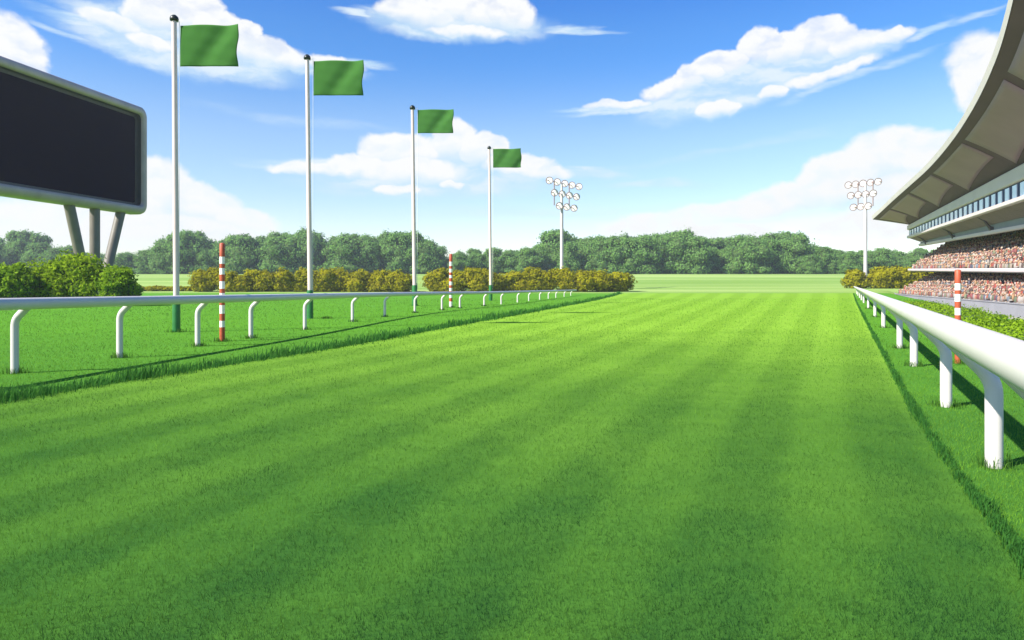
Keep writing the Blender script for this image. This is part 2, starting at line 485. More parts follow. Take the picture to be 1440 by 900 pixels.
ly = [-1.5,1.6,4.4,7.1,9.7,12,14.56,17.24,19.8,23.6,28.6,33.0,37.5,41.6,44.6,49.4,53.8,59.5,64.5,70,75,80,87,95]
lposts = [(float(XRAILL(y)), y) for y in ly]
make_rail('running_rail', 'white running rail on curved posts along the left side, before the flagpoles',
          lposts, 1, lambda y: float(np.interp(y, [10,30,50,100],[1.19,1.06,.92,.68])), .10, .062, .25, 5.5, 5, .25)
ry = [-1.8,1.2,3.55,5.84,8.72,13.04,16.7,24.6,32.6,44,57.7,68,80,95,110]
rposts = [(float(XRAILR(y)) + .04, y) for y in ry]
make_rail('running_rail', 'thick white running rail on curved posts along the right side, before the grandstand',
          rposts, -1, lambda y: 1.12, .108, .066, .33, 3, 3, .37)

tx, ty = [], []
for x_, y_ in lposts[:16] + rposts[1:10]:
    k_ = 150 if y_ < 20 else 70
    tx.append(x_ + rng.normal(0, .09, k_)); ty.append(y_ + rng.normal(0, .09, k_))
for x_, y_ in ((-10.57,22.4),(-8.15,31.25),(-6.85,50),(-7.64,18.75),(8.43,13.51),(-3.97,46.15)):
    tx.append(x_ + rng.normal(0, .14, 130)); ty.append(y_ + rng.normal(0, .14, 130))
tx = np.concatenate(tx); ty = np.concatenate(ty); nT = len(tx)
blades('grass_tufts', tx, ty, rng.uniform(.05,.15,nT), rng.uniform(.004,.007,nT)*np.maximum(1,ty/8), np.clip(.35+rng.normal(0,.2,nT),0,1), rng.uniform(.1,.7,nT), M['blade'],
       'longer grass tufts left round the feet of posts and poles', 'grass tufts', two=True)
# ------------------------------------------------------------------ flagpoles and flags
def flag_mesh(w, h, seed, n=44, mrows=26):
    vs = []; rs = random.Random(seed); ph = rs.uniform(0, 6)
    for j in range(mrows + 1):
        v = j / mrows
        for i in range(n + 1):
            t = i / n
            amp = .022 * w * (.25 + t)
            # folds run from the upper hoist corner down across the cloth
            d = amp * math.sin(2*math.pi*(1.35*t + .55*(1-v)) + ph) + .005*w*math.sin(2*math.pi*(2.6*t - 1.3*v) + ph*2)*(.3+t)
            d += .004*w*math.sin(2*math.pi*(3.2*v + .8*t) + ph)*math.sqrt(t)*(1 - .6*t)
            x = t * w * (1 - .015*math.sin(3*v + ph)) + .012*w*math.sin(9*v + ph)*t
            z = v * h + .018*h*math.sin(2*math.pi*(.9*t) + ph*.3)*t + .05*h*t*(v-.3) - .03*h*(1-t)*(1-v)
            vs.append((x, d, z))
    fs = [(j*(n+1)+i, j*(n+1)+i+1, (j+1)*(n+1)+i+1, (j+1)*(n+1)+i) for j in range(mrows) for i in range(n)]
    return vs, fs

def flagpole(px, base_py, top_py, fl, rbot, rtop, gz, label, flabel, seed, lean=0.0):
    Yd = H * F / (base_py - PY0)
    b = at(px, base_py, Yd); ztop = at(px, top_py, Yd).z
    root = empty('flagpole', (b.x, b.y, 0), label, 'flagpole', 'row of flagpoles behind the left rail')
    ln = lean * Yd / F
    mb = MB(); mb.tube([(0,0,gz), (ln*.5,0,(gz+ztop)/2), (ln,0,ztop)], [rbot*.95,(rbot+rtop)/2,rtop], 18); mb.build('shaft', M['pole'], root)
    mb = MB(); mb.lathe([(rbot*1.25,-.05),(rbot*1.22,gz-.06),(rbot*1.1,gz)]); mb.build('base_sleeve', M['green'], root)
    mb = MB(); c = rtop; mb.lathe([(c*1.05,0),(c*1.7,.02),(c*1.8,c*1.1),(c*1.5,c*1.9),(c*.7,c*2.6),(c*.2,c*2.8)], (ln,0,ztop)); mb.build('finial', M['cap'], root)
    x0, x1, yt, yb = fl
    fx0 = (x0 - px) * Yd / F
    w = (x1 - x0) * Yd / F; h = (yb - yt) * Yd / F
    z1 = at(0, yt, Yd).z
    mb = MB()
    r_ = .008 if Yd < 40 else .012
    mb.tube([(rtop*1.3+ln,-.02,ztop-.05),(fx0-.02,-.02,z1+.12),(fx0-.02,-.02,z1-h-.1),(fx0-.03,-.02,1.2),(rbot*1.1,-.02,1.05)], r_, 6)
    mb.build('halyard', M['rope'], root)
    # cloth is held by the pole's rope: a thing of its own
    vs, fs = flag_mesh(w, h, seed)
    mb = MB(); mb.add(vs, fs, True)
    f = mb.build('flag', M['flag'])
    f.location = (b.x + fx0, b.y, z1 - h)
    sol = f.modifiers.new('cloth', 'SOLIDIFY'); sol.thickness = .006
    tag(f, flabel, 'flag', 'green flags on the row of poles')
    return root

flagpole(248,467,30,(253.5,335,36,92),.095,.075,1.05,
  'pinkish white flagpole closest to the scoreboard, the tallest in the picture', 'plain green flag flying nearest the scoreboard, the largest of the row', 3, -3)
flagpole(436,448,84,(441,511,86,133),.11,.085,1.25,
  'pinkish white flagpole second from the scoreboard, its green foot behind a rail post', 'plain green flag on the second pole from the scoreboard', 8, -4)
flagpole(583,430,154,(587.5,637.5,154.5,186.5),.15,.11,1.45,
  'pinkish white flagpole standing at the gap between the two olive hedges', 'plain green flag on the pole by the gap in the olive hedge', 21, -3)
flagpole(690,422.8,209.5,(693.5,732.5,209.5,235),.135,.10,1.45,
  'pinkish white flagpole farthest from the scoreboard, nearest the left floodlight', 'plain green flag on the farthest pole, the smallest of the row', 34, -2)

# ------------------------------------------------------------------ striped marker poles
def marker(px, base_py, bands, r, label):
    """bands: list of y (photo) from the top down, alternating red / white"""
    Yd = H * F / (base_py - PY0)
    b = at(px, base_py, Yd)
    root = empty('marker_pole', (b.x, b.y, 0), label, 'marker pole', 'red and white marker poles')
    zs = [at(px, y, Yd).z for y in bands]
    zs[-1] = -.05
    for i in range(len(zs) - 1):
        mb = MB()
        rr = r * (1.0 if i % 2 == 0 else .985)
        prof = [(rr, zs[i+1]), (rr, zs[i])]
        if i == 0: prof += [(rr*.8, zs[0]+r*.25), (rr*.3, zs[0]+r*.4)]
        mb.lathe(prof)
        mb.build('red_band' if i % 2 == 0 else 'white_band', M['red'] if i % 2 == 0 else M['white'], root)
    return root
marker(312.5,480,[343,361,371,377,386,395.5,406,412,422,429,441,451,460,480],.068,'red and white banded marker pole behind the left rail, between the first two flagpoles')
marker(634,432.5,[358,368,374,378,383,387,391,396,401,405,409,414,419,424,432.5],.11,'small distant red and white banded marker pole, between the third and fourth flagpoles')
marker(1347,511,[380.5,398.5,408,413.5,424,433,443,450,462,472,480,487,496,511],.053,'red and white banded marker pole behind the right rail, in front of the grandstand')

# ------------------------------------------------------------------ scoreboard
def scoreboard():
    E = Vector((-43.8, 85, 0)); a = Vector((-.158,-.987,0)).normalized(); mth = Vector((.987,-.158,0)).normalized()
    Ln = 34.0; z0, z1 = 9.75, 22.5
    root = empty('scoreboard', (E + a*Ln*.5)[:], 'large blank dark scoreboard in a rounded grey frame on splayed columns, left of the flagpoles', 'scoreboard')
    sh = root.location
    def ring(inset, off, rad, n=8):
        pts = []
        x0, x1, y0, y1 = inset, Ln-inset, z0+inset, z1-inset
        for cx, cy, a0 in ((x0+rad,y1-rad,90),(x0+rad,y0+rad,180),(x1-rad,y0+rad,270),(x1-rad,y1-rad,0)):
            for k in range(n+1):
                th = R(a0 + 90*k/n)
                pts.append(E + a*(cx+rad*math.cos(th)) + Vector((0,0,cy+rad*math.sin(th))) + mth*off)
        return pts
    # frame profile from the back round to the inner lip
    prof = [(.25,-1.3,.9),(0,-1.15,1.15),(0,-.1,1.15),(.10,.25,1.1),(.40,.48,.95),(.75,.50,.75),(.95,.40,.6),(1.0,.15,.55)]
    mb = MB(); rings = [ring(i, o, r) for i, o, r in prof]; n = len(rings[0])
    vs = [p for r in rings for p in r]
    fs = [(i*n+k, i*n+(k+1)%n, (i+1)*n+(k+1)%n, (i+1)*n+k) for i in range(len(prof)-1) for k in range(n)]
    mb.add(vs, fs, True); mb.add(rings[0], [tuple(range(n))])
    mb.build('frame', M['frame'], root, sh)
    mb = MB(); rings = [ring(1.0,.15,.55), ring(1.02,-.32,.5), ring(1.32,-.34,.4), ring(1.34,-.44,.4)]
    vs = [p for r in rings for p in r]; n = len(rings[0])
    fs = [(i*n+k, i*n+(k+1)%n, (i+1)*n+(k+1)%n, (i+1)*n+k) for i in range(3) for k in range(n)]
    mb.add(vs, fs, False); mb.build('bezel', M['bezel'], root, sh)
    r_ = ring(1.30,-.40,.1)
    mb = MB(); mb.add(r_, [tuple(range(len(r_)))]); mb.build('screen', M['screen'], root, sh)
    for c0 in (7.5, 26.5):
        for dt, db in ((-4.1,-.75),(0,0),(3.7,.75)):
            top = E + a*(c0+dt) - mth*.6 + Vector((0,0,z0+.3)); bot = E + a*(c0+db) - mth*.6 + Vector((0,0,-.2))
            mb = MB(); mb.tube([bot, bot.lerp(top,.5), top], .52, 18)
            mb.build('column', M['leg'], root, sh)
scoreboard()

# ------------------------------------------------------------------ floodlight masts
def floodlight(px, Yd, top_py, sgn, label):
    b = at(px, 400, Yd); base_z = float(terrain(b.x, b.y))
    sc = Yd / F
    root = empty('floodlight_mast', (b.x, b.y, base_z), label, 'floodlight', 'floodlight masts')
    ztop = at(px, top_py, Yd).z - base_z
    zc = lambda py: at(px, py, Yd).z - base_z
    rd = Vector((.60*sgn, .80, 0)).normalized()            # along a lamp row
    nf = Vector((-.16, -.98, 0)).normalized()           # the way the lamps face
    mb = MB(); mb.tube([(0,0,-.3),(0,0,zc(300)),(0,0,zc(257))],[2.6*sc,2.2*sc,1.4*sc],14); mb.build('mast', M['steel'], root)
    k = 10.5*sc/abs(rd.x - (px-PX0)/F*rd.y)                                        # row step: 10.5 px across the picture
    rows = [(252+5.5, 5, -1.6), (273, 4, -.95), (290, 3, -.3)]
    for x in (-1, 1):
        mb = MB(); mb.tube([rd*k*x + Vector((0,0,zc(290.5))), rd*k*x + Vector((0,0,zc(256)))], .8*sc, 8); mb.build('upright', M['lampc'], root)
    for py, n, st in rows:
        z = zc(py)
        mb = MB(); mb.tube([rd*k*(st-.45)+Vector((0,0,z)), rd*k*(st+n-1+.45)+Vector((0,0,z))], .55*sc, 8); mb.build('cross_arm', M['lampc'], root)
        for i in range(n):
            c = rd*k*(st+i) + Vector((0,0,z)) + nf*1.5*sc
            ax = (nf + Vector((0,0,-.22))).normalized()
            rot = Vector((0,0,1)).rotation_difference(ax).to_matrix()
            Rr = 5.1*sc
            mb = MB()
            prof = [(.25*Rr,-.55*Rr),(.6*Rr,-.45*Rr),(.92*Rr,-.12*Rr),(1.02*Rr,.12*Rr),(.86*Rr,.12*Rr),(.84*Rr,.02*Rr)]
            tmp = MB(); tmp.lathe(prof, n=18)
            mb.v = [tuple(rot @ Vector(p) + c) for p in tmp.v]; mb.f = tmp.f; mb.s = tmp.s
            lamp = mb.build('lamp', M['lampc'], root)
            tmp = MB(); tmp.lathe([(.845*Rr,.055*Rr),(.7*Rr,.07*Rr),(.4*Rr,.08*Rr),(.05*Rr,.085*Rr)], n=18)
            mb = MB(); mb.v = [tuple(rot @ Vector(p) + c) for p in tmp.v]; mb.f = tmp.f; mb.s = tmp.s
            mb.build('lamp_glass', M['lampg'], lamp)
floodlight(790, 142, 250, 1, 'tall floodlight mast with three rows of round lamps rising behind the left olive hedge')
floodlight(1217, 162, 250, -1, 'tall floodlight mast with three rows of round lamps beside the grandstand roof')

# ------------------------------------------------------------------ foliage
def unit(n):
    v = rng.normal(0, 1, (n, 3)); return v / np.linalg.norm(v, axis=1, keepdims=True)

def leaf_cloud(lumps, n, size, outward=.6, clumps_per=14, clump_r=.28, zmin=0.0, tone0=.45, tone_var=.2):
    """leaf faces in clumps over the surface of overlapping ellipsoids"""
    L = np.array(lumps, float)
    area = (L[:,3]*L[:,4] + L[:,4]*L[:,5] + L[:,3]*L[:,5]) ** 1.0
    nc = max(8, int(clumps_per * len(L)))
    li = rng.choice(len(L), nc, p=area/area.sum())
    d = unit(nc); d[:,2] = np.where(d[:,2] < -.35, -d[:,2], d[:,2])
    cc = L[li,:3] + d * L[li,3:6] * rng.uniform(.82, 1.03, (nc,1))
    ctone = tone0 + rng.normal(0, tone_var, nc)
    n2 = n // 2; n = n - n2
    cr = L[li,3:6].mean(1) * clump_r * rng.uniform(.6, 1.35, nc)
    # leaves
    ci = rng.integers(0, nc, n)
    off = unit(n) * (rng.uniform(0, 1, (n,1)) ** .45)
    p = cc[ci] + off * cr[ci][:,None] * np.array([1,1,.8])
    nr = d[ci]*.6 + off*.8
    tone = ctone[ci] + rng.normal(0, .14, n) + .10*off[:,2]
    # an even cover over every lump between the clumps
    l2 = rng.choice(len(L), n2, p=area/area.sum()); d2 = unit(n2)
    p2 = L[l2,:3] + d2 * L[l2,3:6] * rng.uniform(.80, .98, (n2,1))
    near = np.array([np.argmin(((cc - q)**2).sum(1)) for q in p2[::1]]) if n2 < 20000 else ci[:1].repeat(n2)
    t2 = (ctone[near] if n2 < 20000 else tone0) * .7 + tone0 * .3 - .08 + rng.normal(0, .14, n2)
    p = np.concatenate([p, p2]); nr = np.concatenate([nr, d2]); tone = np.concatenate([tone, t2]); n = n + n2
    # drop what lies deep inside another lump
    keep = np.ones(n, bool)
    for l in L:
        q = (p - l[:3]) / l[3:6]
        keep &= (q**2).sum(1) > .55
    keep &= p[:,2] > zmin
    p, nr, tone = p[keep], nr[keep], tone[keep]; n = len(p)
    nr = nr * outward + unit(n) * (1 - outward * .5)
    nr /= np.linalg.norm(nr, axis=1, keepdims=True)
    t = np.cross(nr, unit(n)); t /= np.linalg.norm(t, axis=1, keepdims=True)
    b = np.cross(nr, t)
    s = size * rng.uniform(.6, 1.35, (n,1))
    V = np.stack([p - t*s*.5, p + b*s*.33, p + t*s*.6, p - b*s*.33], 1).reshape(-1,3)
    Fq = np.arange(n)[:,None]*4 + np.arange(4)[None]
    return V, Fq, np.repeat(np.clip(tone,0,1), 4)

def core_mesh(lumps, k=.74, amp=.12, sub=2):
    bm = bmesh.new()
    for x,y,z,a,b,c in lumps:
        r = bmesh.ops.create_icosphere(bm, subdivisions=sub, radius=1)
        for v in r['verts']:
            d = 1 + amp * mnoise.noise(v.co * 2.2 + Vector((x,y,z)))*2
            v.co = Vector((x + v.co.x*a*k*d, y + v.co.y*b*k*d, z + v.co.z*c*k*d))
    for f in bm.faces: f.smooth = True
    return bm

def foliage_mesh(name, lumps, n, size, mat, core, **kw):
    V, Fq, tone = leaf_cloud(lumps, n, size, **kw)
    bm = core_mesh(lumps)
    cv = np.array([v.co[:] for v in bm.verts]); bm.verts.index_update()
    cf = np.array([[v.index for v in f.verts] for f in bm.faces])
    bm.free()
    nv = len(V)
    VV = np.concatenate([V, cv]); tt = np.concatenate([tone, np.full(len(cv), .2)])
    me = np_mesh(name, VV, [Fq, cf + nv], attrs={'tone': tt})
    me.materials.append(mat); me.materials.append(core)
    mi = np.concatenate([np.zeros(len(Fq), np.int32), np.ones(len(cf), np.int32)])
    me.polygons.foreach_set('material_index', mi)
    return me

# --- the wood: five kinds of crown, each tree its own trunk and crown
def crown_lumps(seed, wide=1.0):
    r = random.Random(seed); L = []
    L.append((0,0,.50,.40*wide,.40*wide,.40))
    for i in range(7):
        th = i*2*math.pi/7 + r.uniform(-.3,.3); rr = r.uniform(.22,.36)*wide
        L.append((rr*math.cos(th), rr*math.sin(th), r.uniform(.22,.62), r.uniform(.18,.27)*wide, r.uniform(.18,.27)*wide, r.uniform(.16,.24)))
    for i in range(4):
        th = i*2*math.pi/4 + r.uniform(-.5,.5); rr = r.uniform(.05,.2)*wide
        L.append((rr*math.cos(th), rr*math.sin(th), r.uniform(.70,.84), r.uniform(.15,.22)*wide, r.uniform(.15,.22)*wide, r.uniform(.12,.16)))
    for i in range(6):                       # low skirts
        th = i*2*math.pi/6 + r.uniform(-.4,.4); rr = r.uniform(.2,.36)*wide
        L.append((rr*math.cos(th), rr*math.sin(th), r.uniform(.08,.18), .22*wide, .22*wide, .14))
    return L
protos = []
for s in range(6):
    cm = foliage_mesh('crown', crown_lumps(100+s, [1,1.15,.9,1.05,1.25,.95][s]), 5200, .046, M['treeleaf'], M['core'], clumps_per=11, clump_r=.42, tone0=.45, tone_var=.2, zmin=.01, outward=.85)
    mb = MB(); mb.tube([(0,0,-.03),(.01,0,.12),(0,.01,.3),(.02,.0,.55)],[.035,.026,.02,.01],8)
    for th in (.4,2.3,4.4): mb.tube([(0,0,.2),(.12*math.cos(th),.12*math.sin(th),.36),(.24*math.cos(th),.24*math.sin(th),.5)],[.014,.009,.004],6)
    t = mb.build('trunk', M['bark']); tm = t.data; bpy.data.objects.remove(t)
    protos.append((cm, tm))
sky_line = [(-40,335),(-10,326),(30,320),(55,324),(75,344),(100,342),(120,352),(150,354),(178,352),(205,347),(232,333),(250,321),(268,321),(290,333),(318,330),(340,326),(365,328),(392,323),(412,326),(430,318),(448,331),(470,328),(492,325),(515,327),(540,323),(562,322),(580,321),(596,333),(618,343),(645,351),(668,347),(692,345),(718,349),(742,345),(764,338),(783,319),(800,324),(820,331),(845,328),(868,326),(888,329),(908,326),(930,325),(945,323),(962,318),(978,329),(1000,331),(1022,330),(1045,327),(1064,328),(1084,325),(1104,321),(1120,324),(1136,341),(1155,342),(1175,348),(1196,350),(1218,349),(1242,346),(1265,349),(1290,346),(1315,348)]
def seg(px):
    for lim, s in ((100,'behind the scoreboard, left of its columns'),(248,'between the scoreboard columns and the first flagpole'),(436,'between the first and second flagpoles'),
                   (583,'between the second and third flagpoles'),(690,'between the third and fourth flagpoles'),(775,'between the fourth flagpole and the left floodlight'),
                   (806,'right behind the left floodlight mast'),(950,'just right of the left floodlight'),(1080,'above the open field in mid course'),
                   (1205,'above the open field, left of the right floodlight'),(9999,'between the right floodlight and the grandstand')):
        if px < lim: return s
ti = 0
for i, (px, py) in enumerate(sky_line):
    for row in range(2):
        Yd = 296 + random.uniform(0, 10) if row == 0 else 322 + random.uniform(0, 12)
        if row == 0:
            tp = py + random.choice((0, 0, 3, 6, 12)) + 3; xo = px + random.uniform(-4,4)
        else:
            tp = py + 1; xo = px + random.uniform(-2,2)
        b = at(xo, 400, Yd); bz = float(terrain(b.x, b.y)) - .3
        hgt = at(xo, tp, Yd).z - bz
        cm, tm = protos[(ti*7 + ti//5) % 6]; ti += 1
        root = bpy.data.objects.new('tree', None); root.empty_display_size = 1; link(root)
        root.location = (b.x, b.y, bz)
        root.rotation_euler = (0,0,random.uniform(0,6.28))
        wsc = max(11, min(17, hgt*.85)) * random.uniform(.92,1.15)
        root.scale = (wsc, wsc, hgt/.985)
        if row == 0: lab = 'front row tree in the far wood, ' + seg(px)
        else: lab = 'back row tree of the far wood, ' + seg(px)
        tag(root, lab, 'tree', 'trees of the far wood')
        link(bpy.data.objects.new('trunk', tm), root); link(bpy.data.objects.new('crown', cm), root)

# --- hedges of clipped olive bushes
def hedge(p0, p1, h, depth, n, leaves, size, label, seed, name='hedge', mat='olive', core='coreo', zmin=0.02, cat='hedge', lump=1.0):
    r = random.Random(seed)
    p0 = Vector(p0); p1 = Vector(p1); L = []
    c = (p0 + p1) / 2
    for i in range(n):
        t = (i + .5) / n
        q = p0.lerp(p1, t) - c
        sx = (p1 - p0).length / n
        hh = h * r.uniform(.86, 1.03)
        gz = float(terrain(q.x + c.x, q.y + c.y)) - c.z
        for k in range(3):
            ox, oy = r.uniform(-.35,.35)*sx, r.uniform(-.3,.3)*depth
            rr = r.uniform(.74,.95)*sx*lump
            zc = hh * (.66, .42, .28)[k]
            L.append((q.x+ox, q.y+oy, gz+zc, rr*(.72,.9,1.0)[k], depth*r.uniform(.4,.55), min(hh-zc, hh*.5)*r.uniform(.8,1.04)))
    me = foliage_mesh(name, L, leaves, size, M[mat], M[core], clumps_per=8, clump_r=.40, tone0=.5, tone_var=.17, zmin=-50, outward=.85)
    o = link(bpy.data.objects.new(name, me)); o.location = c
    return tag(o, label, cat)
YH = 132.0
def hx(px, Yd): return (px - PX0) * Yd / F
hedge((hx(283,YH),YH,0),(hx(572,YH),YH,0), 4.45, 4.5, 11, 26000, .42, 'olive brown hedge of rounded bushes ending at the third flagpole, longest on the left', 5)
hedge((hx(600,YH),YH,0),(hx(882,YH),YH,0), 4.45, 4.5, 11, 26000, .42, 'olive brown hedge of rounded bushes between the third flagpole and the open field', 6)
hedge((hx(1198,152),152,0),(hx(1330,152),152,0), 4.7, 5, 6, 16000, .46, 'olive brown hedge under the right floodlight, beside the end of the grandstand', 7)
hedge((hx(150,YH+3),YH+3,0),(hx(277,YH+3),YH+3,0), 1.0, 2, 14, 9000, .28, 'very low strip of olive hedge between the round green bush and the taller hedge', 8)

def bush(px0, px1, top_py, Yd, label, seed, mat, leaves, size, depth=.8):
    r = random.Random(seed)
    cx = hx((px0+px1)/2, Yd); w = (px1-px0)*Yd/F/2; h = at(0, top_py, Yd).z
    L = [(0,0,h*.45,w*.72,w*.72*depth,h*.52)]
    for i in range(7):
        th = i*2*math.pi/7 + r.uniform(-.3,.3)
        L.append((w*.58*math.cos(th), w*.58*depth*math.sin(th), h*r.uniform(.22,.5), w*r.uniform(.3,.42), w*depth*r.uniform(.3,.42), h*r.uniform(.28,.36)))
    for i in range(4):
        th = r.uniform(0,6.28)
        L.append((w*.33*math.cos(th), w*.33*depth*math.sin(th), h*r.uniform(.62,.74), w*r.uniform(.25,.36), w*depth*.3, h*.25))
    me = foliage_mesh('bush', L, leaves, size, M[mat], M['core'], clumps_per=9, clump_r=.42, tone0=.48, tone_var=.22, zmin=.02)
    o = link(bpy.data.objects.new('bush', me)); o.location = (cx, Yd, 0)
    return tag(o, label, 'bush', 'round bushes under the scoreboard')
bush(22,180,363,51,'largest round dark green bush, hiding the feet of the scoreboard columns',11,'bush',30000,.24,.62)
bush(132,197,374,49.5,'small light green bush at the right end of the large round bush',12,'bushlight',11000,.18,.9)
bush(-34,52,370,48.5,'light green bush at the left picture edge, under the scoreboard screen',13,'bushlight',14000,.20,.8)

# low box bushes behind the right rail
def low_hedge(y0, y1, label, seed, h):
    x0, x1 = float(XRAILR(y0))+3.6, float(XRAILR(y1))+3.6
    n = max(4, int((y1-y0)/1.7))
    return hedge((x0,y0,0),(x1,y1,0), h, 1.5, n, 14000, .085, label, seed, 'low_hedge', 'bushlight', 'core', lump=.9)
low_hedge(13.0, 23.8, 'low bright green hedge behind the right rail, closest to the camera', 31, .38)
low_hedge(25.0, 50.0, 'low bright green hedge behind the marker pole, below the grandstand wall', 32, .33)

# ------------------------------------------------------------------ grandstand
SO = Vector((46.1, 64, 0)); SD = Vector((.350,.937,0)).normalized(); SN = Vector((.937,-.350,0)).normalized()
def S(s, n, z): return SO + SD*s + SN*n + Vector((0,0,z))
S0, S1 = -42.0, 77.0
def lin(a, b): return lambda s: a + (b - a) * (s - 9) / 66.0
z_led_t = lin(3.15, 4.45); z_led_b = lin(2.65, 4.0)
z_beam_b = lin(7.45, 8.7); z_beam_t = lin(7.9, 9.15); z_gw = lin(8.8, 9.55)
z_lip_b = lin(9.95, 10.25); z_lip_t = lin(10.45, 10.7); z_win_t = lin(12.1, 11.85); z_fas_t = lin(13.7, 12.75)
WT = -.28
stand = empty('grandstand', S(20, 5, -1.5)[:], 'long two tier grandstand packed with spectators under a sweeping cantilever roof', 'grandstand')
ssh = stand.location
NS = np.linspace(S0, S1, 25)
def strip(mb, prof, smooth=False, cap=True, sl=NS):
    """closed profile: list of (n, z) or (n, fz) swept along the stand"""
    k = len(prof); vs = []
    for s in sl:
        for n_, z_ in prof: vs.append(S(s, n_(s) if callable(n_) else n_, z_(s) if callable(z_) else z_))
    fs = [(i*k+j, i*k+(j+1)%k, (i+1)*k+(j+1)%k, (i+1)*k+j) for i in range(len(sl)-1) for j in range(k)]
    if cap: fs += [tuple(range(k)), tuple(range((len(sl)-1)*k, len(sl)*k))[::-1]]
    mb.add(vs, fs, smooth)
mb = MB(); strip(mb, [(0,-1.9),(0,WT-.06),(-.06,WT-.06),(-.06,WT+.02),(.35,WT+.02),(.35,-1.9)]); mb.build('front_wall', M['conc'], stand, ssh)
LOWR = [(.9+.80*i, WT-.45+.48*i) for i in range(10)]         # tread front n, tread z
UPR = [(3.1+.66*i, .52*i) for i in range(10)]
prof = [(.36,-1.9)]
for n_, z_ in LOWR: prof += [(n_-.54,z_),(n_+.26,z_)]
prof += [(LOWR[-1][0]+.26,-1.9)]
mb = MB(); strip(mb, prof); mb.build('lower_terrace', M['tier'], stand, ssh)
def zl(d): return lambda s: z_led_t(s) - .55 + d
prof = [(2.86, lambda s: z_led_b(s)+.02)]
for n_, z_ in UPR: prof += [(n_-.24,zl(z_)),(n_+.42,zl(z_))]
prof += [(UPR[-1][0]+.42, lambda s: zl(UPR[-1][1])(s)-.5),(3.6, lambda s: z_led_b(s)+.02)]
mb = MB(); strip(mb, prof); mb.build('upper_terrace', M['tier'], stand, ssh)
mb = MB(); strip(mb, [(2.5,z_led_b),(2.4,lambda s: z_led_b(s)+.12),(2.4,lambda s:z_led_t(s)-.1),(2.5,z_led_t),(2.85,z_led_t),(2.85,z_led_b)]); mb.build('balcony_ledge', M['beam'], stand, ssh)
mb = MB(); strip(mb, [(4.3,z_beam_b),(4.2,lambda s:z_beam_b(s)+.15),(4.2,z_beam_t),(4.75,z_beam_t),(4.75,z_beam_b)]); mb.build('beam', M['beam'], stand, ssh)
mb = MB(); strip(mb, [(4.5,lambda s:z_beam_t(s)+.003),(4.5,z_gw),(4.9,z_gw),(4.9,lambda s:z_beam_t(s)+.003)]); mb.build('upper_wall', M['conc'], stand, ssh)
# ribbed soffit below the window band
prof = []
for i in range(7):
    t0, t1 = i/7, (i+1)/7
    f = lambda t, d: (lambda s: (z_lip_b(s)*(1-t) + z_gw(s)*t) + d)
    n0, n1 = 2.75+1.72*t0, 2.75+1.72*t1
    prof += [(n0, f(t0,.10)), (n0+.02, f(t0,0)), (n1-.08, f(t1,.0)), (n1-.06, f(t1,.10))]
prof += [(4.47, lambda s: z_lip_t(s)-.1), (2.75, lambda s: z_lip_t(s)-.1)]
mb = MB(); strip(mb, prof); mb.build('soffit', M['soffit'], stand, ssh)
mb = MB(); strip(mb, [(2.35,z_lip_b),(2.25,lambda s:z_lip_b(s)+.1),(2.25,z_lip_t),(2.74,z_lip_t),(2.74,z_lip_b)]); mb.build('window_sill', M['beam'], stand, ssh)
mb = MB(); strip(mb, [(2.62,lambda s:z_lip_t(s)+.003),(2.62,lambda s:z_win_t(s)-.003),(2.95,lambda s:z_win_t(s)-.003),(2.95,lambda s:z_lip_t(s)+.003)]); mb.build('window_band', M['navy'], stand, ssh)
s = -38.0
while s < 75.5:
    a_, b_ = s, s + 1.45
    mb = MB()
    p = []
    for zz in (lambda q: z_lip_t(q)+.10, lambda q: z_win_t(q)-.16):
        p += [S(a_,2.54,zz(a_)), S(b_,2.54,zz(b_)), S(b_,2.618,zz(b_)), S(a_,2.618,zz(a_))]
    mb.hexa(p); mb.build('window', M['pane'], stand, ssh)
    s += 2.62
mb = MB(); strip(mb, [(2.5,z_win_t),(2.35,lambda s:z_win_t(s)+.02),(2.28,lambda s:z_win_t(s)+.15),(2.28,lambda s:z_fas_t(s)-.12),(2.4,z_fas_t),(3.2,z_fas_t),(3.2,z_win_t)]); mb.build('fascia', M['beam'], stand, ssh)
for s in (-32.5,-12.5, 8, 28.5, 49, 70):
    mb = MB()
    zf, zb_ = z_lip_b(s), z_gw(s)
    p = [S(s,2.8,zf-.02), S(s,3.5,zf-.30*(zf-zb_)-.18), S(s,4.1,zb_-.32), S(s,4.42,zb_-.55)]
    mb.tube(p, [.07,.13,.20,.27], 10); 
    mb.tube([S(s-.32,4.3,zb_-.55), S(s+.32,4.3,zb_-.55)], .26, 12)
    mb.build('bracket', M['bracket'], stand, ssh)
mb = MB(); strip(mb, [(10.2,-1.9),(10.2,13.2),(10.6,13.2),(10.6,-1.9)]); mb.build('back_wall', M['tier'], stand, ssh)
# upper rooms behind the window band
mb = MB(); strip(mb, [(4.92,lambda s:z_gw(s)),(4.92,lambda s:z_win_t(s)),(10.15,12.0),(10.15,lambda s:z_gw(s))]); mb.build('upper_rooms', M['conc'], stand, ssh)
